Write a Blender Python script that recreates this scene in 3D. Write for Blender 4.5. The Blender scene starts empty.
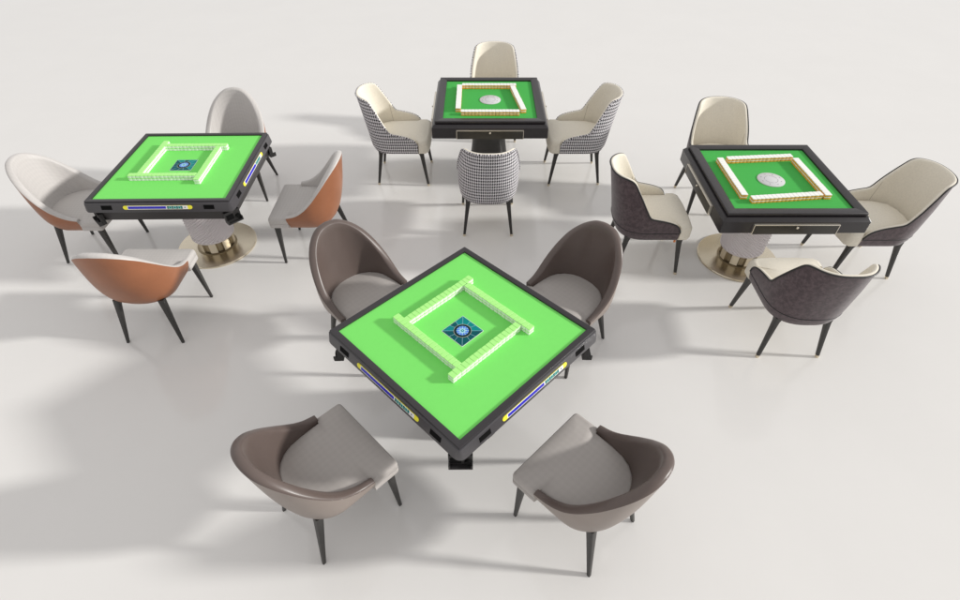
import bpy, bmesh, math, random
from mathutils import Vector, Matrix
random.seed(7)
S = bpy.context.scene
COL = S.collection
PI = math.pi

# ---------------------------------------------------------------- materials
def srgb(r, g, b):
    f = lambda c: (c/255/12.92) if c/255 <= .04045 else ((c/255+.055)/1.055)**2.4
    return (f(r), f(g), f(b), 1)

def mat(name, col, rough=.5, metal=0, spec=.5, noise=0, nscale=20, bump=0, bscale=300, sheen=0, coat=0, col2=None, thr=None):
    m = bpy.data.materials.new(name); m.use_nodes = True
    nt = m.node_tree; N = nt.nodes; L = nt.links
    b = N['Principled BSDF']
    b.inputs['Base Color'].default_value = (*col[:3], 1)
    b.inputs['Roughness'].default_value = rough
    b.inputs['Metallic'].default_value = metal
    b.inputs['Specular IOR Level'].default_value = spec
    b.inputs['Sheen Weight'].default_value = sheen
    b.inputs['Coat Weight'].default_value = coat
    tc = N.new('ShaderNodeTexCoord')
    if noise or col2:
        n = N.new('ShaderNodeTexNoise'); n.inputs['Scale'].default_value = nscale
        n.inputs['Detail'].default_value = 6; n.inputs['Roughness'].default_value = .62
        L.new(tc.outputs['Object'], n.inputs['Vector'])
        r = N.new('ShaderNodeValToRGB')
        a, c = thr or (.3, .7)
        r.color_ramp.elements[0].position = a; r.color_ramp.elements[1].position = c
        c1 = col2 if col2 else tuple(x*(1-noise) for x in col[:3])
        c2 = col if col2 else tuple(min(1, x*(1+noise)) for x in col[:3])
        r.color_ramp.elements[0].color = (*c1[:3], 1); r.color_ramp.elements[1].color = (*c2[:3], 1)
        L.new(n.outputs['Fac'], r.inputs['Fac']); L.new(r.outputs['Color'], b.inputs['Base Color'])
    if bump:
        n2 = N.new('ShaderNodeTexNoise'); n2.inputs['Scale'].default_value = bscale; n2.inputs['Detail'].default_value = 3
        L.new(tc.outputs['Object'], n2.inputs['Vector'])
        bp = N.new('ShaderNodeBump'); bp.inputs['Strength'].default_value = bump; bp.inputs['Distance'].default_value = .002
        L.new(n2.outputs['Fac'], bp.inputs['Height']); L.new(bp.outputs['Normal'], b.inputs['Normal'])
    return m

def math_node(nt, op, a, b=None):
    n = nt.nodes.new('ShaderNodeMath'); n.operation = op
    for i, v in enumerate((a, b)):
        if v is None: continue
        if isinstance(v, (int, float)): n.inputs[i].default_value = v
        else: nt.links.new(v, n.inputs[i])
    return n.outputs[0]

def houndstooth(name, dark, light, su, sv):
    """woven four-and-four check, threads counted along the UV axes (metres)"""
    m = mat(name, light, .85, spec=.2)
    nt = m.node_tree; b = nt.nodes['Principled BSDF']
    uv = nt.nodes.new('ShaderNodeUVMap'); sp = nt.nodes.new('ShaderNodeSeparateXYZ')
    nt.links.new(uv.outputs[0], sp.inputs[0])
    i = math_node(nt, 'FLOOR', math_node(nt, 'MULTIPLY', math_node(nt, 'ADD', sp.outputs[0], 10), 8/su))
    j = math_node(nt, 'FLOOR', math_node(nt, 'MULTIPLY', math_node(nt, 'ADD', sp.outputs[1], 10), 8/sv))
    wa = math_node(nt, 'LESS_THAN', math_node(nt, 'MODULO', i, 8), 4)
    we = math_node(nt, 'LESS_THAN', math_node(nt, 'MODULO', j, 8), 4)
    top = math_node(nt, 'LESS_THAN', math_node(nt, 'MODULO', math_node(nt, 'ADD', i, j), 4), 1.5)
    # warp on top -> warp colour, else weft colour
    v = math_node(nt, 'ADD', math_node(nt, 'MULTIPLY', top, wa),
                  math_node(nt, 'MULTIPLY', math_node(nt, 'SUBTRACT', 1, top), we))
    mx = nt.nodes.new('ShaderNodeMix'); mx.data_type = 'RGBA'
    nt.links.new(v, mx.inputs[0])
    mx.inputs[6].default_value = (*light[:3], 1); mx.inputs[7].default_value = (*dark[:3], 1)
    nt.links.new(mx.outputs[2], b.inputs['Base Color'])
    return m

def woven(name, col, amp=.07, scale=210, rough=.7, sheen=.15):
    """soft checked weave: product of two sines plus noise, bump at thread size"""
    m = mat(name, col, rough, spec=.35, sheen=sheen)
    nt = m.node_tree; b = nt.nodes['Principled BSDF']; L = nt.links
    tc = nt.nodes.new('ShaderNodeTexCoord'); sp = nt.nodes.new('ShaderNodeSeparateXYZ')
    L.new(tc.outputs['Object'], sp.inputs[0])
    sx = math_node(nt, 'SINE', math_node(nt, 'MULTIPLY', sp.outputs[0], scale))
    sy = math_node(nt, 'SINE', math_node(nt, 'MULTIPLY', math_node(nt, 'ADD', sp.outputs[1], math_node(nt, 'MULTIPLY', sp.outputs[2], .9)), scale))
    pr = math_node(nt, 'ADD', math_node(nt, 'MULTIPLY', math_node(nt, 'ADD', sx, sy), .25), .5)
    n = nt.nodes.new('ShaderNodeTexNoise'); n.inputs['Scale'].default_value = 9; n.inputs['Detail'].default_value = 5
    L.new(tc.outputs['Object'], n.inputs['Vector'])
    f = math_node(nt, 'ADD', math_node(nt, 'MULTIPLY', pr, .55), math_node(nt, 'MULTIPLY', n.outputs[0], .45))
    r = nt.nodes.new('ShaderNodeValToRGB')
    r.color_ramp.elements[0].position = .2; r.color_ramp.elements[1].position = .8
    r.color_ramp.elements[0].color = (*[c*(1-amp*1.6) for c in col[:3]], 1)
    r.color_ramp.elements[1].color = (*[min(1, c*(1+amp)) for c in col[:3]], 1)
    L.new(f, r.inputs[0]); L.new(r.outputs[0], b.inputs['Base Color'])
    bp = nt.nodes.new('ShaderNodeBump'); bp.inputs['Strength'].default_value = .25; bp.inputs['Distance'].default_value = .001
    n2 = nt.nodes.new('ShaderNodeTexNoise'); n2.inputs['Scale'].default_value = 420
    L.new(tc.outputs['Object'], n2.inputs['Vector']); L.new(n2.outputs[0], bp.inputs['Height']); L.new(bp.outputs[0], b.inputs['Normal'])
    return m

M = {}
M['floor'] = mat('floor_resin', (.745, .730, .710), .13, spec=.5, noise=.012, nscale=1.5)
M['felt_bright'] = mat('bright_green_felt', (.205, .735, .150), .9, spec=.1, noise=.012, nscale=30, bump=.04, bscale=900)
M['felt_green'] = mat('green_felt', (.070, .42, .085), .9, spec=.1, noise=.015, nscale=30, bump=.04, bscale=900)
M['rim_dark'] = mat('dark_grey_moulding', (.028, .025, .028), .38, spec=.5, bump=.12, bscale=500)
M['shell_grey'] = mat('charcoal_casing', (.060, .057, .062), .34, spec=.5, bump=.1, bscale=500)
M['shell_low'] = mat('charcoal_lower_casing', (.040, .037, .037), .45, spec=.4, bump=.1, bscale=500)
M['black'] = mat('black_plastic', (.004, .004, .004), .8, spec=.1, noise=.2)
M['bracket'] = mat('black_bracket', (.014, .013, .013), .5, noise=.2)
M['wood_dark'] = mat('black_brown_lacquer', (.019, .016, .018), .32, spec=.5, noise=.15, nscale=30, bump=.1, bscale=300)
M['drawer'] = mat('brown_black_drawer', (.022, .019, .015), .35, noise=.12, nscale=30)
M['champagne'] = mat('champagne_metal', (.74, .66, .52), .46, metal=1, noise=.05, nscale=12)
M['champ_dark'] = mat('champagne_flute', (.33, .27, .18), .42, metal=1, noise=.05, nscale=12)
M['plate'] = mat('polished_champagne', (.72, .645, .51), .27, metal=1, noise=.04, nscale=6)
M['silver'] = mat('brushed_nickel', (.80, .75, .66), .42, metal=1, noise=.06, nscale=80)
M['collar'] = mat('lilac_grey_lacquer', (.74, .69, .70), .5, noise=.02, nscale=12)
M['cone'] = mat('charcoal_column', (.045, .043, .040), .5, noise=.1, nscale=14)
M['leg'] = mat('charcoal_leg', (.030, .028, .026), .42, noise=.15, nscale=40)
M['inner_left'] = woven('pale_greige_weave', (.53, .505, .485), .03, 260, .42)
M['seat_left'] = woven('pale_greige_seat', (.51, .485, .465), .03, 260)
M['orange'] = mat('cognac_leather', (.31, .120, .056), .36, spec=.45, noise=.10, nscale=5, bump=.25, bscale=260)
M['inner_front'] = mat('taupe_brown_leather', (.112, .084, .074), .36, spec=.5, noise=.06, nscale=6, bump=.15, bscale=300)
M['outer_front'] = mat('warm_greige_leather', (.27, .224, .198), .40, spec=.45, noise=.05, nscale=6, bump=.15, bscale=300)
M['seat_front'] = woven('warm_grey_seat', (.41, .38, .358), .022, 190, .55)
M['cream'] = mat('cream_fabric', (.79, .74, .635), .8, spec=.2, noise=.05, nscale=80, bump=.5, bscale=500, sheen=.1)
M['velvet'] = mat('aubergine_velvet', (.100, .070, .077), .55, spec=.3, nscale=42, col2=(.056, .038, .043), thr=(.40, .62), bump=.2, bscale=200, sheen=.25)
M['piping_dark'] = mat('dark_piping', (.018, .016, .017), .5, noise=.1)
M['hound'] = houndstooth('houndstooth_cloth', (.012, .010, .016), (.78, .76, .78), .018, .030)
M['seam'] = mat('beige_thread', (.36, .32, .26), .8, noise=.05)
M['tag'] = mat('orange_leather_tag', (.62, .20, .05), .6, noise=.1)
M['tile_green'] = mat('pale_green_tile_back', (.42, .90, .25), .3, spec=.5, noise=.02)
M['tile_white'] = mat('ivory_tile_face', (.90, .90, .86), .3, spec=.5, noise=.02)
M['tile_orange'] = mat('amber_tile_back', (.90, .42, .07), .35, spec=.5, noise=.08, nscale=90)
M['yellow'] = mat('yellow_end', (.92, .85, .05), .4, noise=.02)
M['white'] = mat('white_print', (.85, .85, .85), .4, noise=.01)
M['blue'] = mat('blue_display', (.02, .015, .50), .35, noise=.1, nscale=120)
M['teal_a'] = mat('teal_light', (.0, .22, .225), .5, spec=.15, noise=.1)
M['teal_b'] = mat('teal_dark', (.0, .085, .100), .5, spec=.15, noise=.1)
M['teal_c'] = mat('teal_print', (.03, .40, .33), .35, noise=.1)
M['deep'] = mat('dark_green_ring', (.0, .022, .028), .5, spec=.15, noise=.1)
M['cyanline'] = mat('pale_blue_line', (.35, .66, .78), .4, noise=.02)
M['bluedot'] = mat('blue_print', (.06, .18, .75), .4, noise=.05)
M['beige'] = mat('beige_line', (.55, .52, .40), .4, noise=.02)
M['disc'] = mat('white_dice_cover', (.62, .62, .63), .3, noise=.01)
M['greyline'] = mat('grey_print', (.14, .14, .15), .4, noise=.02)

# ---------------------------------------------------------------- helpers
def finish(bm, name, mats, parent=None, smooth=True, auto=None):
    me = bpy.data.meshes.new(name); bm.normal_update(); bm.to_mesh(me); bm.free()
    for m in (mats if isinstance(mats, (list, tuple)) else [mats]): me.materials.append(M[m])
    if smooth:
        for p in me.polygons: p.use_smooth = True
        if auto:
            me.set_sharp_from_angle(angle=math.radians(auto))
    o = bpy.data.objects.new(name, me); COL.objects.link(o)
    if parent: o.parent = parent
    return o

def empty(name, label, cat, group=None, loc=(0, 0, 0), rz=0):
    o = bpy.data.objects.new(name, None); COL.objects.link(o)
    o.location = loc; o.rotation_euler = (0, 0, rz); o.empty_display_size = .1
    o['label'] = label; o['category'] = cat
    if group: o['group'] = group
    return o

def copy_tree(o, parent=None):
    c = o.copy(); COL.objects.link(c)
    if parent: c.parent = parent
    for ch in [x for x in o.children]: copy_tree(ch, c)
    return c

def box(bm, c, s, mi=0, R=None, bev=0):
    """box of size s centred at c, optional 3x3 rotation R"""
    vs = []
    for z in (-.5, .5):
        for x, y in ((-.5, -.5), (.5, -.5), (.5, .5), (-.5, .5)):
            v = Vector((x*s[0], y*s[1], z*s[2]))
            if R: v = R @ v
            vs.append(bm.verts.new(v+Vector(c)))
    F = [(3, 2, 1, 0), (4, 5, 6, 7), (0, 1, 5, 4), (1, 2, 6, 5), (2, 3, 7, 6), (3, 0, 4, 7)]
    fs = [bm.faces.new([vs[i] for i in f]) for f in F]
    for f in fs: f.material_index = mi
    if bev:
        es = list({e for f in fs for e in f.edges})
        r = bmesh.ops.bevel(bm, geom=es, offset=bev, segments=2, affect='EDGES', profile=.6)
        for f in r['faces']: f.material_index = mi
    return fs

def loft(bm, rings, closed=True, cap0=False, cap1=False, mi=0):
    """rings: lists of equal-length point lists"""
    V = [[bm.verts.new(p) for p in r] for r in rings]
    n = len(V[0]); out = []
    for a, b in zip(V[:-1], V[1:]):
        for i in range(n if closed else n-1):
            j = (i+1) % n
            f = bm.faces.new((a[i], a[j], b[j], b[i])); f.material_index = mi; out.append(f)
    if cap0: f = bm.faces.new(V[0][::-1]); f.material_index = mi; out.append(f)
    if cap1: f = bm.faces.new(V[-1]); f.material_index = mi; out.append(f)
    return V, out

def rsq(h, r, z, k=5, hy=None):
    """rounded square ring, half side h, corner radius r"""
    hy = hy or h; pts = []
    for cx, cy, a0 in ((h-r, hy-r, 0), (-h+r, hy-r, PI/2), (-h+r, -hy+r, PI), (h-r, -hy+r, 1.5*PI)):
        for i in range(k+1):
            a = a0+PI/2*i/k
            pts.append((cx+r*math.cos(a), cy+r*math.sin(a), z))
    return pts

def circ(r, z, n=48, cx=0, cy=0):
    return [(cx+r*math.cos(2*PI*i/n), cy+r*math.sin(2*PI*i/n), z) for i in range(n)]

def tube(bm, pts, r, n=8, mi=0, cap=True):
    rings = []
    for i, p in enumerate(pts):
        p = Vector(p)
        t = (Vector(pts[min(i+1, len(pts)-1)])-Vector(pts[max(i-1, 0)])).normalized()
        a = t.cross(Vector((0, 0, 1)))
        if a.length < .05: a = t.cross(Vector((0, 1, 0)))
        a.normalize(); b = a.cross(t)
        rr = r(i/(len(pts)-1)) if callable(r) else r
        rings.append([p+(a*math.cos(2*PI*k/n)+b*math.sin(2*PI*k/n))*rr for k in range(n)])
    return loft(bm, rings, True, cap, cap, mi)

def interp(tab, u):
    """smooth monotone interpolation through (u, value) pairs"""
    if u <= tab[0][0]: return tab[0][1]
    if u >= tab[-1][0]: return tab[-1][1]
    n = len(tab)
    d = [(tab[i+1][1]-tab[i][1])/(tab[i+1][0]-tab[i][0]) for i in range(n-1)]
    m = [d[0]]+[(0 if d[i-1]*d[i] <= 0 else 2*d[i-1]*d[i]/(d[i-1]+d[i])) for i in range(1, n-1)]+[d[-1]]
    for i in range(n-1):
        if u <= tab[i+1][0]:
            h = tab[i+1][0]-tab[i][0]; t = (u-tab[i][0])/h
            return ((2*t**3-3*t*t+1)*tab[i][1]+(t**3-2*t*t+t)*h*m[i]+(-2*t**3+3*t*t)*tab[i+1][1]+(t**3-t*t)*h*m[i+1])

# ---------------------------------------------------------------- chair shells
class Shell:
    """U-shaped upholstered shell. u runs 0 (front end of an arm) .. 1 (centre of the back)."""
    def __init__(s, a, yb, yf, yc, n, rim, zb, t, us, roll=1, pad=0):
        s.roll, s.pad = roll, pad
        s.a, s.yb, s.yf, s.yc, s.n, s.rim, s.zb, s.t, s.us = a, yb, yf, yc, n, rim, zb, t, us
    def plan(s, u, z):
        a = interp(s.a, z); yb = interp(s.yb, z); yf = interp(s.yf, z)
        if u < s.us:
            k = u/s.us
            return Vector((a, yf+(s.yc-yf)*k, z))
        th = PI/2*(u-s.us)/(1-s.us)
        c, q = max(math.cos(th), 0), max(math.sin(th), 0)
        # blend of exponent ends keeps arc speed even
        return Vector((a*c**(2/s.n), s.yc+(yb-s.yc)*q**(2/s.n), z))
    def normal(s, u, z):
        e = .004
        d = s.plan(min(u+e, 1), z)-s.plan(max(u-e, 0), z)
        if u > .995: return Vector((0, -1, 0))
        nrm = Vector((-d.y, d.x, 0)); nrm.normalize()
        return nrm
    def section(s, u, nv=12, nr=6):
        zr = s.rim(u); zb = s.zb(u); t = s.t(u); r = t/2
        zt = max(zr-r*s.roll, zb+.004)
        out, rim, inn = [], [], []
        for i in range(nv+1):
            z = zb+(zt-zb)*i/nv
            out.append(s.plan(u, z))
        nrm = s.normal(u, zt)
        # direction of the shell at the rim, so that the roll-over follows the lean
        up = (s.plan(u, zt)-s.plan(u, zt-.03)).normalized()
        c = s.plan(u, zt)-nrm*r
        for i in range(1, nr):
            a = PI*i/nr
            rim.append(c+nrm*r*math.cos(a)+up*r*s.roll*math.sin(a))
        for i in range(nv+1):
            z = zt+(zb-zt)*i/nv
            pad = s.pad*math.sin(PI*min(1, i/nv))*math.sin(PI/2*min(1, u/.35))**2
            inn.append(s.plan(u, z)-s.normal(u, z)*(t+pad))
        return out, rim, inn
    def samples(s, n):
        us = []
        for i in range(n+1):
            q = i/n
            us.append(q)
        ext = [0, .004, .012, .022, .035, .05]
        us = sorted(set(ext+[q for q in us if q > .055]))
        return [(-1, u) for u in us]+[(1, u) for u in us[:-1][::-1]]
    def build(s, root, outer_m, inner_m, n=40, outer_name='back_shell', inner_name='backrest'):
        smp = s.samples(n)
        O, I = [], []; arc = []; L = 0; prev = None
        for sg, u in smp:
            # round the arm tip: thickness shrinks into the end
            out, rim, inn = s.section(u)
            fl = lambda p: Vector((p.x*sg, p.y, p.z))
            out = [fl(p) for p in out]; rim = [fl(p) for p in rim]; inn = [fl(p) for p in inn]
            mid = Vector((s.plan(u, .5).x*sg, s.plan(u, .5).y, 0))
            if prev is not None: L += (mid-prev).length
            prev = mid; arc.append(L)
            O.append(out); I.append([out[-1]]+rim+inn)
        bm = bmesh.new(); uvl = bm.loops.layers.uv.new('UVMap')
        V, fs = loft(bm, O, False)
        idx = {v: arc[i]-L/2 for i, r in enumerate(V) for v in r}
        for f in fs:
            for l in f.loops: l[uvl].uv = (idx[l.vert], l.vert.co.z*1.02)
        # underside closing strip
        o1 = finish(bm, outer_name, outer_m, root)
        bm = bmesh.new()
        V, fs = loft(bm, I, False)
        # end caps of the arms and the underside joining inner and outer
        for k in (0, -1):
            ring = V[k]; oo = [bm.verts.new(p) for p in O[k][:-1]]
            loop = oo+ring
            f = bm.faces.new(loop if k == 0 else loop[::-1])
        bv = [bm.verts.new(r[0]) for r in O]
        for i in range(len(V)-1):
            bm.faces.new((V[i][-1], V[i+1][-1], bv[i+1], bv[i]))
        bmesh.ops.remove_doubles(bm, verts=bm.verts, dist=.0002)
        bmesh.ops.recalc_face_normals(bm, faces=bm.faces)
        o2 = finish(bm, inner_name, inner_m, root, auto=62)
        return o1, o2
    def rim_path(s, n=40, off=0, dz=0):
        pts = []
        for sg, u in s.samples(n):
            out, rim, inn = s.section(u)
            nrm = s.normal(u, out[-1].z)
            p = out[-1]+nrm*off; p.z += dz
            pts.append(Vector((p.x*sg, p.y, p.z)))
        return pts
    def level_path(s, dz, off, n=40, u0=0):
        pts = []
        for sg, u in s.samples(n):
            if u < u0: continue
            p = s.plan(u, s.zb(u)+dz)+s.normal(u, s.zb(u)+dz)*off
            pts.append(Vector((p.x*sg, p.y, p.z)))
        return pts

def cushion(root, name, m, outline, z0, z1, r=.02, crown=.012, seam=None):
    """outline: list of (x,y) ccw; rounded top and bottom edge"""
    cx = sum(p[0] for p in outline)/len(outline); cy = sum(p[1] for p in outline)/len(outline)
    ex = max(abs(p[0]-cx) for p in outline); ey = max(abs(p[1]-cy) for p in outline)
    def ring(ins, z):
        return [(cx+(x-cx)*(ex-ins)/ex, cy+(y-cy)*(ey-ins)/ey, z) for x, y in outline]
    bm = bmesh.new(); rings = []
    for a in (90, 60, 30, 0):
        A = math.radians(a); rings.append(ring(r*.5*(1-math.cos(A)), z0+r*.5*(1-math.sin(A))))
    if seam:
        zs = z0+(z1-z0)*seam
        rings += [ring(0, zs-.004), ring(.003, zs-.0015), ring(.003, zs+.0015), ring(0, zs+.004)]
    for a in (0, 20, 40, 60, 80, 90):
        A = math.radians(a); rings.append(ring(r*(1-math.cos(A)), z1-r*(1-math.sin(A))))
    base = ring(r, z1)
    hx = max(abs(p[0]-cx) for p in base); hy = max(abs(p[1]-cy) for p in base)
    for k in (.985, .95, .88, .75, .6, .45, .3, .15, .04):
        rings.append([(cx+(x-cx)*k, cy+(y-cy)*k, z1+crown*max(0, 1-((x-cx)*k/hx)**4)*max(0, 1-((y-cy)*k/hy)**4)*(1-k**6)) for x, y, z in base])
    loft(bm, rings, True, True, True)
    return finish(bm, name, m, root, auto=70)

def leg(root, top, foot, wt, wf, m='leg', cap=0, kink=.0):
    """tapered leg of soft rectangular section; optional metal foot cap"""
    top = Vector(top); foot = Vector(foot)
    d = (foot-top)
    bm = bmesh.new(); rings = []
    steps = [0, .03, .12, .3, .6, 1-cap/max(d.length, .01)] if cap else [0, .03, .12, .3, .6, 1]
    for t in steps:
        w = wt+(wf-wt)*(t**(.75 if kink else .9))
        if kink and t < .13: w += kink*(1-t/.13)
        p = top+d*t
        rings.append([(p.x+x, p.y+y, p.z) for x, y, _ in rsq(w/2, w*.16, 0, 2)])
    loft(bm, rings, True, True, True)
    bmesh.ops.recalc_face_normals(bm, faces=bm.faces)
    o = finish(bm, 'leg', m, root, auto=40)
    bm = bmesh.new(); rings = []
    t0 = steps[-1]
    if cap:
        for t, g in ((t0, 1.12), (.985, 1.05), (1, .9)):
            p = top+d*t; w = wf*g
            rings.append([(p.x+x, p.y+y, max(p.z, .0)) for x, y, _ in rsq(w/2, w*.3, 0, 3)])
        loft(bm, rings, True, True, True); bmesh.ops.recalc_face_normals(bm, faces=bm.faces)
        finish(bm, 'foot_cap', 'champagne', o, auto=40)
    return o

# ---- low-back chair (left and foreground groups)
def tub_chair(label, group, inner, outer, seatm):
    root = empty('tub_chair', label, 'chair', group)
    S_u = [(0, .0), (.10, .035), (.22, .13), (.36, .33), (.5, .56), (.64, .77), (.78, .91), (.9, .98), (1, 1)]
    sh = Shell(a=[(.325, .192), (.345, .212), (.38, .236), (.45, .262), (.55, .270), (.7, .268), (.86, .255)],
               yb=[(.325, -.178), (.345, -.198), (.38, -.222), (.45, -.250), (.6, -.288), (.86, -.328)],
               yf=[(.325, .118), (.5, .114), (.8, .11)],
               yc=-.03, n=2.25,
               rim=lambda u: .472+.388*interp(S_u, u),
               zb=lambda u: .342-.014*u, t=lambda u: .036+.012*math.sin(PI/2*min(1, u/.3))**2, us=.26, roll=.62, pad=.010)
    sh.build(root, outer, inner)
    # seat: straight front, rounded back that tucks into the shell
    hw = .254
    o = [(-hw, .245), (-hw, .113), (-.222, .108), (-.218, .0)]
    for i in range(0, 13):
        a = PI+PI*i/12
        o.append((.216*math.cos(a), -.02+.196*math.sin(a)))
    o += [(.218, .0), (.222, .108), (hw, .113), (hw, .245)]
    # tight corners: add points round the two front corners
    o = [(-hw+.020, .262), (-hw+.010, .2595), (-hw+.0025, .252), (-hw, .242)]+o[1:-1]+[(hw, .242), (hw-.0025, .252), (hw-.010, .2595), (hw-.020, .262)]
    dense = []
    for i in range(len(o)):
        a = o[i]; b = o[(i+1) % len(o)]
        k = max(1, int(math.hypot(b[0]-a[0], b[1]-a[1])/.05))
        for q in range(k): dense.append((a[0]+(b[0]-a[0])*q/k, a[1]+(b[1]-a[1])*q/k))
    cushion(root, 'seat', seatm, dense, .365, .452, r=.02, crown=.012, seam=.42)
    for s in (-1, 1):
        leg(root, (s*.212, .218, .368), (s*.228, .2325, 0), .042, .017)
        leg(root, (s*.150, -.155, .352), (s*.194, -.2325, 0), .042, .017)
    return root

# ---- arm chair (rear and right groups)
def arm_chair(label, group, outer, piping, seam=False):
    root = empty('armchair', label, 'chair', group)
    us = .34
    def rim(u):
        if u < us: return interp([(0, .425), (.012, .455), (.035, .485), (.08, .508), (.16, .527), (.26, .542), (us, .552)], u)
        th = 90*(u-us)/(1-us)
        return interp([(0, .552), (3, .566), (7, .608), (24, .780), (29, .822), (34, .838), (45, .846), (90, .852)], th)
    sh = Shell(a=[(.335, .222), (.37, .238), (.5, .252), (.6, .252), (.75, .240), (.87, .226)],
               yb=[(.335, -.262), (.37, -.280), (.5, -.302), (.87, -.375)],
               yf=[(.335, .172), (.42, .172), (.52, .160), (.6, .15)],
               yc=-.055, n=2.55, rim=rim, zb=lambda u: .340, t=lambda u: .016+.008*min(1, u/.08), us=us)
    sh.build(root, outer, 'cream', n=56)
    bm = bmesh.new(); uvl = bm.loops.layers.uv.new('UVMap')
    pth = sh.rim_path(56, .002, .004)
    V, fs = tube(bm, pth, .0060, 8)
    L = 0; acc = {}
    for i, r in enumerate(V):
        if i: L += (pth[i]-pth[i-1]).length
        for v in r: acc[v] = L
    for f in fs:
        for l in f.loops: l[uvl].uv = (acc[l.vert]*.9, acc[l.vert]*1.1)
    finish(bm, 'piping', piping, root)
    if seam:
        bm = bmesh.new(); tube(bm, sh.level_path(.072, .0, 56, .0), .0032, 6); finish(bm, 'seam', 'piping_dark', root)
        bm = bmesh.new(); box(bm, (.2545, .145, .352), (.006, .016, .018), bev=.0015); finish(bm, 'leather_tag', 'tag', root)
    # seam of the inner upholstery where the wing meets the arm, one on each side
    for sg in (-1, 1):
        bm = bmesh.new(); pts = []
        for i in range(9):
            u = .40+.02*i/8; z = .455+(sh.rim(u)-.03-.455)*i/8
            q = sh.plan(u, z)-sh.normal(u, z)*(sh.t(u)-.0004); pts.append((q.x*sg, q.y, q.z))
        tube(bm, pts, .0016, 6); finish(bm, 'inner_seam', 'seam', root)
    hw, hf = .215, .243
    o = [(-hf+.03, .268), (-hf, .240), (-hf, .178), (-hw, .172), (-hw, .0), (-.205, -.12), (-.16, -.215), (-.08, -.25), (0, -.26),
         (.08, -.25), (.16, -.215), (.205, -.12), (hw, .0), (hw, .172), (hf, .178), (hf, .240), (hf-.03, .268), (.1, .278), (-.1, .278)]
    dense = []
    for i in range(len(o)):
        a = o[i]; b = o[(i+1) % len(o)]
        k = max(1, int(math.hypot(b[0]-a[0], b[1]-a[1])/.04))
        for q in range(k): dense.append((a[0]+(b[0]-a[0])*q/k, a[1]+(b[1]-a[1])*q/k))
    cushion(root, 'seat', 'cream', dense, .345, .470, r=.035, crown=.018)
    for s in (-1, 1):
        leg(root, (s*.205, .195, .355), (s*.228, .244, .0), .040, .021, cap=.022, kink=.012)
        leg(root, (s*.165, -.185, .345), (s*.206, -.244, .0), .040, .021, cap=.022, kink=.012)
    return root

def place(o, label, x, y, face):
    """face: heading of the sitter in degrees, 0 = +x"""
    o['label'] = label; o.location = (x, y, 0); o.rotation_euler = (0, 0, math.radians(face-90))

GT = 'low-backed tub chairs'
GA = 'wing-backed armchairs'
# left group
c = tub_chair('', GT, 'inner_left', 'orange', 'seat_left')
place(c, 'tub chair with cognac leather back and pale inside, left of the left table', -3.155, 3.576, 0)
for lb, x, y, f in (
    ('tub chair showing its whole cognac leather back, in front of the left table', -2.290, 2.745, 90),
    ('cognac-backed tub chair seen side-on between the left table and the brown chairs', -1.3615, 3.612, 180),
    ('pale-lined tub chair half hidden behind the far edge of the left table', -2.235, 4.5195, -90)):
    place(copy_tree(c), lb, x, y, f)
# foreground group
c = tub_chair('', GT, 'inner_front', 'outer_front', 'seat_front')
k = .2325*math.sqrt(.5)
place(c, 'taupe leather tub chair at the bottom of the photo, left of the turned table corner', -.928+k, 1.163+k, 45)
for lb, x, y, f in (
    ('taupe leather tub chair at the bottom, right of the turned table corner', .681-k, 1.104+k, 135),
    ('brown tub chair behind the far left edge of the turned foreground table', -.915+k, 2.705-k, -45),
    ('dark brown tub chair with cream outside behind the far right edge of the foreground table', .738-k, 2.69-k, -135)):
    place(copy_tree(c), lb, x, y, f)
# rear group
c = arm_chair('', GA, 'hound', 'hound')
place(c, 'houndstooth armchair with sunlit cream inside, left of the rear table', -.746, 4.783, 0)
for lb, x, y, f in (
    ('houndstooth armchair facing left, at the right side of the rear table', .914, 4.783, 180),
    ('houndstooth armchair seen from behind, in front of the rear table drawer', .069, 3.991, 90),
    ('armchair topmost in the photo, its cream back rising behind the rear table', .154, 5.683, -90)):
    place(copy_tree(c), lb, x, y, f)
# right group
c = arm_chair('', GA, 'velvet', 'piping_dark', True)
place(c, 'dark velvet armchair on the left side of the right table', 1.324, 3.472, 0)
for lb, x, y, f in (
    ('dark velvet armchair showing its back, in front of the right table', 2.112, 2.622, 90),
    ('cream and dark velvet armchair at the right edge of the photo, right of the table', 2.994, 3.395, 180),
    ('cream armchair with dark piping behind the far left corner of the right table', 2.108, 4.284, -90)):
    place(copy_tree(c), lb, x, y, f)

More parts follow.
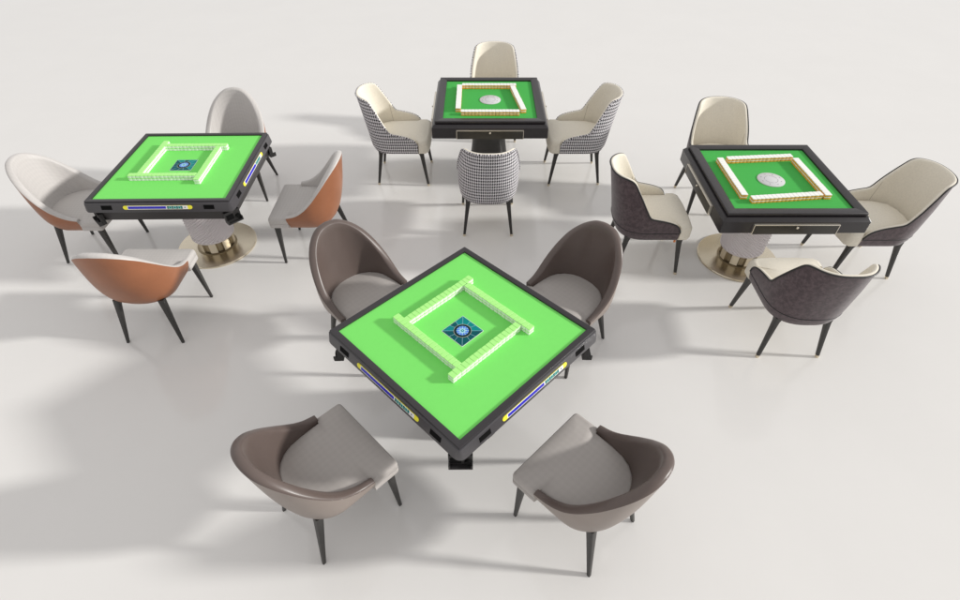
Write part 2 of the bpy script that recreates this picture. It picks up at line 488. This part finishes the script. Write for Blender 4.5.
# ---------------------------------------------------------------- tables
def pedestal(root, hand):
    bm = bmesh.new()
    loft(bm, [circ(.3166, .0, 96), circ(.3166, .012, 96), circ(.3135, .0155, 96), circ(.15, .0165, 96)], True, True, True)
    finish(bm, 'base_plate', 'plate', root, auto=40)
    # fluted metal column: eight broad flutes
    bm = bmesh.new(); rings = []
    n = 96
    for z, g in ((.0165, 1.02), (.022, 1.0), (.27, 1.0)):
        r = []
        for i in range(n):
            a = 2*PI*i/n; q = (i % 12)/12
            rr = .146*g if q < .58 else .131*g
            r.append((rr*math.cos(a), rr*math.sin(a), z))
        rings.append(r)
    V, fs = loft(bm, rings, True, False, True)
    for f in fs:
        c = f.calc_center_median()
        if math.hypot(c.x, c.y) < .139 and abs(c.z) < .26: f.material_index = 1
    loft(bm, [circ(.160, .0168, 64), circ(.160, .021, 64), circ(.155, .024, 64), circ(.140, .025, 64)], True, mi=1)
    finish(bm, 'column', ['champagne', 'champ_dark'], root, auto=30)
    # ribbed collar with fine slanting ribs
    bm = bmesh.new(); rings = []; n = 480
    prof = [(.13, .125), (.155, .1205), (.164, .124), (.169, .134), (.171, .16), (.178, .42), (.182, .60)]
    zs = []
    for i in range(len(prof)-1):
        kk = 2 if i < 3 else (8 if i == 3 else 40)
        for q in range(kk):
            t = q/kk; zs.append((prof[i][0]*(1-t)+prof[i+1][0]*t, prof[i][1]*(1-t)+prof[i+1][1]*t))
    zs.append(prof[-1])
    for r0, z in zs:
        amp = .0055 if z > .142 else 0
        ring = []
        for i in range(n):
            a = 2*PI*i/n
            ph = 30*(a+hand*(z-.2)*8.5)
            rr = r0-amp*1.8*abs(math.sin(ph/2))**3
            ring.append((rr*math.cos(a), rr*math.sin(a), z))
        rings.append(ring)
    loft(bm, rings, True, True, True)
    finish(bm, 'ribbed_collar', 'collar', root, auto=60)

def cone_pedestal(root):
    bm = bmesh.new()
    loft(bm, [circ(.23, .0, 64), circ(.23, .012, 64), circ(.224, .016, 64), circ(.2, .018, 64)], True, True, True)
    finish(bm, 'base_plate', 'cone', root, auto=40)
    bm = bmesh.new()
    loft(bm, [circ(.200, .018, 64), circ(.165, .30, 64), circ(.152, .42, 64), circ(.118, .62, 64)], True, False, True)
    finish(bm, 'column', 'cone', root, auto=40)

def side_frames():
    for q in range(4):
        yield Matrix.Rotation(q*PI/2, 3, 'Z')

def capsule(cx, hw, hh, k=6):
    pts = []
    for i in range(k+1):
        a = -PI/2+PI*i/k; pts.append((cx+hw-hh+hh*math.cos(a), hh*math.sin(a)))
    for i in range(k+1):
        a = PI/2+PI*i/k; pts.append((cx-hw+hh+hh*math.cos(a), hh*math.sin(a)))
    return pts

def auto_table(label, x, y, rz, hand):
    """table with thin rim and bright felt, displays on the sides"""
    root = empty('mahjong_table', label, 'table', 'automatic mahjong tables', (x, y, 0), rz)
    if hand: pedestal(root, hand)
    else: cone_pedestal(root)
    bm = bmesh.new()
    prof = [(.20, .05, .600), (.465, .02, .600), (.478, .022, .606), (.492, .028, .688)]
    loft(bm, [rsq(h, r, z) for h, r, z in prof], True, True, True)
    finish(bm, 'lower_casing', 'shell_low', root, auto=35)
    bm = bmesh.new()
    prof = [(.480, .03, .6885), (.508, .036, .6885), (.5165, .040, .694), (.5175, .040, .702), (.503, .012, .757), (.498, .008, .760), (.470, .008, .7605)]
    loft(bm, [rsq(h, r, z) for h, r, z in prof], True, True, True)
    finish(bm, 'casing', 'shell_grey', root, auto=35)
    bm = bmesh.new()
    rings = [rsq(.496, .004, .7615, 2), rsq(.497, .004, .768, 2), rsq(.4945, .004, .773, 2), rsq(.4665, .002, .773, 2), rsq(.4635, .002, .771, 2), rsq(.4630, .002, .7610, 2)]
    loft(bm, rings, True)
    finish(bm, 'rim', 'rim_dark', root, auto=35)
    bm = bmesh.new(); loft(bm, [rsq(.4628, .002, .7608, 2), rsq(.4628, .002, .7622, 2)], True, False, True)
    finish(bm, 'felt_top', 'felt_bright', root, auto=30)
    # slanted side panel frame: point at height .73
    d = Vector((0, .0145, .055)).normalized()      # up the panel on the -y side
    nrm = Vector((0, -d.z, d.y))
    base = Vector((0, -.5103, .7295))
    for R in side_frames():
        W = lambda s, t, n: R @ (base+Vector((s, 0, 0))+d*t+nrm*n)
        def flat(bm, pts, n0, n1, mi):
            a = [bm.verts.new(W(px, py, n0)) for px, py in pts]; b = [bm.verts.new(W(px, py, n1)) for px, py in pts]
            m = len(pts)
            for i in range(m):
                f = bm.faces.new((a[i], a[(i+1) % m], b[(i+1) % m], b[i])); f.material_index = mi
            f = bm.faces.new(b); f.material_index = mi
        bm = bmesh.new()
        flat(bm, capsule(0, .238, .0135), .0, .003, 0)
        rect = lambda x0, x1, h: [(x0, -h), (x1, -h), (x1, h), (x0, h)]
        flat(bm, rect(-.207, .207, .0128), .003, .0034, 1)
        flat(bm, rect(-.202, .058, .0088), .0034, .0040, 2)
        for i in range(7):
            x0 = .066+i*.0155
            flat(bm, rect(x0, x0+.013, .0095), .0034, .0040, 3 if i % 2 else 4)
            flat(bm, rect(x0+.003, x0+.010, .0035), .0040, .0044, 4 if i % 2 else 3)
        flat(bm, rect(.185, .193, .004), .0034, .0040, 5)
        finish(bm, 'score_display', ['yellow', 'white', 'blue', 'teal_c', 'teal_b', 'greyline'], root, smooth=False)
        for sx in (-1, 1):
            bm = bmesh.new()
            flat(bm, rect(sx*.352-.036, sx*.352+.036, .0150), .0, .0016, 0)
            o = finish(bm, 'slot', 'black', root, smooth=False)
    # folding cup-holder brackets under the four corners
    for q in range(4):
        R = Matrix.Rotation(PI/4+q*PI/2, 3, 'Z')
        bm = bmesh.new()
        P = lambda x, y, z: R @ Vector((x, -y, z))
        box(bm, P(0, .662, .628), (.112, .030, .085), 0, R, .003)
        box(bm, P(0, .682, .590), (.112, .034, .010), 0, R, .002)
        for sx in (-1, 1): box(bm, P(sx*.052, .684, .606), (.008, .032, .024), 0, R, .002)
        box(bm, P(-.022, .678, .632), (.05, .004, .04), 1, R)
        ring0 = [P(.032+.015*math.cos(2*PI*i/16), .676, .625+.015*math.sin(2*PI*i/16)) for i in range(16)]
        ring1 = [P(.032+.015*math.cos(2*PI*i/16), .688, .625+.015*math.sin(2*PI*i/16)) for i in range(16)]
        loft(bm, [ring0, ring1], True, False, True, 1)
        bmesh.ops.recalc_face_normals(bm, faces=bm.faces)
        finish(bm, 'corner_bracket', ['bracket', 'black'], root, smooth=False)
    # decorated dice panel in the centre
    bm = bmesh.new(); Z = .7622
    def poly(pts, z, mi):
        f = bm.faces.new([bm.verts.new((px, py, z)) for px, py in pts]); f.material_index = mi
        if f.normal.z < 0: f.normal_flip()
    h = .079
    loft(bm, [[(h, h, Z), (-h, h, Z), (-h, -h, Z), (h, -h, Z)], [(h, h, Z+.0012), (-h, h, Z+.0012), (-h, -h, Z+.0012), (h, -h, Z+.0012)]], True, False, True, 0)
    h = .0772; zz = Z+.0012
    def edge(a, s=h):
        c, q = math.cos(a), math.sin(a); m = max(abs(c), abs(q)); return (c*s/m, q*s/m)
    for i in range(12):
        a0, a1 = 2*PI*(i+.5)/12, 2*PI*(i+1.5)/12
        cor = [a for a in (PI/4, 3*PI/4, 5*PI/4, 7*PI/4, 9*PI/4) if a0+1e-6 < a < a1-1e-6]
        pts = [(0, 0), edge(a0)]+[edge(a) for a in cor]+[edge(a1)]
        poly(pts, zz+.0004, 1 if i in (11, 0, 1, 10, 3) else 2)
        u = Vector((math.cos(a0), math.sin(a0))); v = Vector((-u.y, u.x))*.0007; e = Vector(edge(a0)); s0 = u*.048
        poly([tuple(s0-v), tuple(e-v), tuple(e+v), tuple(s0+v)], zz+.0008, 3)
    def disk(r, z, mi, cx=0, cy=0, n=40): poly([(cx+r*math.cos(2*PI*i/n), cy+r*math.sin(2*PI*i/n)) for i in range(n)], z, mi)
    disk(.0475, zz+.0012, 4); disk(.0455, zz+.0016, 5); disk(.0325, zz+.0020, 7)
    for i in range(12):
        a = 2*PI*i/12; disk(.0060, zz+.0024, 6, .0270*math.cos(a), .0270*math.sin(a), 10)
    for i in range(8):
        a = 2*PI*(i+.5)/8; disk(.0034, zz+.0024, 6, .0185*math.cos(a), .0185*math.sin(a), 8)
    disk(.0085, zz+.0024, 1); disk(.004, zz+.0028, 3)
    finish(bm, 'dice_panel', ['white', 'teal_a', 'teal_b', 'cyanline', 'beige', 'deep', 'bluedot', 'cyanline'], root, smooth=False)
    return root

def drawer_table(label, x, y, rz, kind, disc):
    root = empty('mahjong_table', label, 'table', 'drawer mahjong tables', (x, y, 0), rz)
    if kind == 'ribbed': pedestal(root, 1)
    else: cone_pedestal(root)
    bm = bmesh.new()
    prof = [(.25, .02, .622), (.492, .006, .622), (.5, .008, .628), (.5, .008, .718), (.482, .008, .742), (.468, .006, .744), (.2, .006, .7445)]
    loft(bm, [rsq(h, r, z, 3) for h, r, z in prof], True, True, True)
    finish(bm, 'body', 'wood_dark', root, auto=30)
    bm = bmesh.new()
    rings = [rsq(.462, .004, .7445, 2), rsq(.470, .004, .748, 2), rsq(.472, .004, .752, 2), rsq(.472, .004, .767, 2), rsq(.469, .004, .770, 2), rsq(.412, .002, .7695, 2), rsq(.406, .002, .766, 2), rsq(.4055, .002, .7540, 2)]
    loft(bm, rings, True)
    finish(bm, 'rim', 'wood_dark', root, auto=30)
    bm = bmesh.new(); loft(bm, [rsq(.4053, .002, .7538, 2), rsq(.4053, .002, .7550, 2)], True, False, True)
    finish(bm, 'felt_top', 'felt_green', root, auto=30)
    for R in side_frames():
        bm = bmesh.new()
        box(bm, R @ Vector((0, -.508, .6655)), (.570, .016, .073), 0, R, .0015)
        d = finish(bm, 'drawer', 'drawer', root, auto=30)
        bm = bmesh.new()
        box(bm, R @ Vector((0, -.508, .7040)), (.5770, .0190, .0042), 0, R)
        for sx in (-1, 1): box(bm, R @ Vector((sx*.2865, -.508, .6650)), (.0038, .019, .0740), 0, R)
        finish(bm, 'metal_trim', 'silver', d, smooth=False)
        bm = bmesh.new()
        ring = lambda r, yy: [R @ Vector((r*math.cos(2*PI*i/14), -yy, .690+r*math.sin(2*PI*i/14))) for i in range(14)]
        loft(bm, [ring(.004, .516), ring(.004, .522), ring(.008, .524), ring(.008, .529), ring(.005, .531)], True, False, True)
        bmesh.ops.recalc_face_normals(bm, faces=bm.faces)
        finish(bm, 'knob', 'silver', d, auto=40)
    bm = bmesh.new()
    dx, dy = disc; Z = .7550
    loft(bm, [circ(.096, Z, 56, dx, dy), circ(.096, Z+.004, 56, dx, dy), circ(.092, Z+.0065, 56, dx, dy)], True, False, True)
    finish(bm, 'dice_cover', 'disc', root, auto=40)
    bm = bmesh.new()
    zt = Z+.0070
    V0 = circ(.0475, zt, 56, dx, dy); V1 = circ(.0455, zt, 56, dx, dy)
    a = [bm.verts.new(p) for p in V0]; b = [bm.verts.new(p) for p in V1]
    for i in range(56):
        if i % 14 in (0, 1): continue
        j = (i+1) % 56; bm.faces.new((a[i], a[j], b[j], b[i]))
    for i in range(4):
        an = PI/4+i*PI/2+.3; cx, cy = dx+.070*math.cos(an), dy+.070*math.sin(an)
        bm.faces.new([bm.verts.new((cx+.0045*math.cos(2*PI*q/10), cy+.0035*math.sin(2*PI*q/10), zt)) for q in range(10)])
    for i in range(4):
        an = i*PI/2+.3; cx, cy = dx+.072*math.cos(an), dy+.072*math.sin(an)
        t = Vector((-math.sin(an), math.cos(an)))*.008; w = Vector((math.cos(an), math.sin(an)))*.0012
        bm.faces.new([bm.verts.new((cx+p.x, cy+p.y, zt)) for p in (-t-w, t-w, t+w, -t+w)])
    bmesh.ops.recalc_face_normals(bm, faces=bm.faces)
    finish(bm, 'printed_marks', 'greyline', root.children[-1], smooth=False)
    return root

TABLES = {
 'foreground': (-.092, 1.919, math.radians(45.3)),
 'left': (-2.238, 3.62, math.radians(.9)),
 'rear': (.086, 4.804, 0.0),
 'right': (2.135, 3.452, math.radians(.1)),
}
auto_table('turned bright green mahjong table, largest and nearest in the photo', *TABLES['foreground'], 0)
auto_table('bright green mahjong table on ribbed gold pedestal, among the cognac chairs', *TABLES['left'], -1)
drawer_table('dark mahjong table with drawer, among the houndstooth chairs at the rear', *TABLES['rear'], 'cone', (.007, -.013))
drawer_table('dark mahjong table on ribbed gold pedestal, among the dark velvet chairs', *TABLES['right'], 'ribbed', (-.010, -.030))

# ---------------------------------------------------------------- mahjong tiles
ORD = ['first', 'second', 'third', 'fourth', 'fifth', 'sixth', 'seventh', 'eighth', 'ninth', 'tenth', 'eleventh', 'twelfth',
       'thirteenth', 'fourteenth', 'fifteenth', 'sixteenth', 'seventeenth']
def tile_mesh(name, w, d, h, split, low, high):
    bm = bmesh.new()
    g = .0011; rings = []
    for ins, z in ((g, 0), (0, g), (0, split-.0003), (0, split+.0003), (0, h-g), (g, h)):
        rings.append(rsq(w/2-ins-.0006, .003, z, 2, d/2-ins))
    V, fs = loft(bm, rings, True, True, True)
    for f in fs:
        f.material_index = 1 if f.calc_center_median().z > split else 0
    me = bpy.data.meshes.new(name); bm.normal_update(); bm.to_mesh(me); bm.free()
    me.materials.append(M[low]); me.materials.append(M[high])
    for p in me.polygons: p.use_smooth = True
    me.set_sharp_from_angle(angle=math.radians(35))
    return me
TG = tile_mesh('mahjong_tile', .0287, .040, .0205, .0160, 'tile_white', 'tile_green')
TO = tile_mesh('mahjong_tile', .0300, .046, .0190, .0135, 'tile_orange', 'tile_white')

def wall(me, table, z0, w, h, cx, cy, ang, wallname, endname, group, kind):
    """17 stacks of two tiles, centred at (cx,cy) of the table, running along angle ang"""
    tx, ty, tr = TABLES[table]
    T = Matrix.Translation((tx, ty, 0)) @ Matrix.Rotation(tr, 4, 'Z')
    for k in range(17):
        s = (k-8)*w
        for lay in (0, 1):
            jx = random.uniform(-.0009, .0009)
            p = T @ Vector((cx+s*math.cos(ang)-jx*math.sin(ang), cy+s*math.sin(ang)+jx*math.cos(ang), z0+lay*(h+.0003)))
            o = bpy.data.objects.new('green_backed_tile' if kind == 'green' else 'amber_backed_tile', me); COL.objects.link(o)
            o.location = p; o.rotation_euler = (0, 0, tr+ang+random.uniform(-.012, .012))
            row = 'upper' if lay else 'lower'
            o['label'] = f'{kind} tile, {ORD[k]} from {endname}, {row} row, {wallname} wall, {table} table'
            o['category'] = 'mahjong tile'
            o['group'] = group
D90 = PI/2
zt = .7622
for tb in ('foreground', 'left'):
    g = 'green and white tiles of the bright green tables'
    a = tb == 'foreground'
    # local frame: +x right, +y away; walls form a pinwheel
    dx = 0 if a else -.044
    wall(TG, tb, zt, .0287, .0205, -.196+dx, .067, -D90, 'left', 'far end', g, 'green')
    wall(TG, tb, zt, .0287, .0205, -.026+dx, -.196, 0, 'lower right' if a else 'front', 'left end', g, 'green')
    wall(TG, tb, zt, .0287, .0205, .243+dx, -.026, D90, 'right', 'near end', g, 'green')
    wall(TG, tb, zt, .0287, .0205, .059+dx, .243, PI, 'upper left' if a else 'back', 'right end', g, 'green')
zt = .7550
g = 'amber and white tiles of the drawer tables'
for tb, ws in (('rear', ((0, .252, 0, 'back', 'left end'), (-.278, -.012, -D90, 'left', 'far end'), (.003, -.313, 0, 'front', 'left end'), (.258, -.033, -D90+math.radians(8.8), 'right', 'far end'))),
               ('right', ((.0, .245, math.radians(4.5), 'back', 'left end'), (-.305, -.025, -D90+math.radians(1), 'left', 'far end'), (-.012, -.287, math.radians(6), 'front', 'left end'), (.272, -.030, -D90+math.radians(2), 'right', 'far end')))):
    for cx, cy, an, nm, en in ws:
        wall(TO, tb, zt, .0300, .0190, cx, cy, an, nm, en, g, 'white')

# ---------------------------------------------------------------- floor
bm = bmesh.new()
n = 24; R = 60
grid = [[bm.verts.new((-R+2*R*i/n, -R+2*R*j/n, 0)) for j in range(n+1)] for i in range(n+1)]
for i in range(n):
    for j in range(n): bm.faces.new((grid[i][j], grid[i+1][j], grid[i+1][j+1], grid[i][j+1]))
fl = finish(bm, 'floor', 'floor'); fl['kind'] = 'structure'

# ---------------------------------------------------------------- light
w = bpy.data.worlds.new('World'); S.world = w; w.use_nodes = True
bg = w.node_tree.nodes['Background']
bg.inputs[0].default_value = (1, .985, .98, 1); bg.inputs[1].default_value = .745

def area(name, az, el, dist, size, E, col, target=(0, 3, 0)):
    L = bpy.data.lights.new(name, 'AREA'); L.shape = 'DISK'; L.size = size
    L.energy = E*PI*dist*dist; L.color = col
    o = bpy.data.objects.new(name, L); COL.objects.link(o)
    d = Vector((math.cos(az)*math.cos(el), math.sin(az)*math.cos(el), math.sin(el)))
    o.location = Vector(target)+d*dist
    o.rotation_euler = d.to_track_quat('Z', 'Y').to_euler()
    return o
area('key_lamp', math.radians(-1), math.radians(20.7), 180, 12.5, 3.3, (1, .985, .95))

# ---------------------------------------------------------------- camera
cam = bpy.data.cameras.new('camera'); co = bpy.data.objects.new('camera', cam); COL.objects.link(co)
cam.sensor_fit = 'HORIZONTAL'; cam.sensor_width = 36; cam.lens = 36*535.77/960
cam.clip_end = 500; cam.clip_start = .05
co.location = (0, 0, 2.8477); co.rotation_euler = (PI/2-.7691, 0, 0)
S.camera = co
S.render.engine = 'CYCLES'
S.view_settings.view_transform = 'Standard'; S.view_settings.look = 'None'
S.view_settings.exposure = 0; S.view_settings.gamma = 1
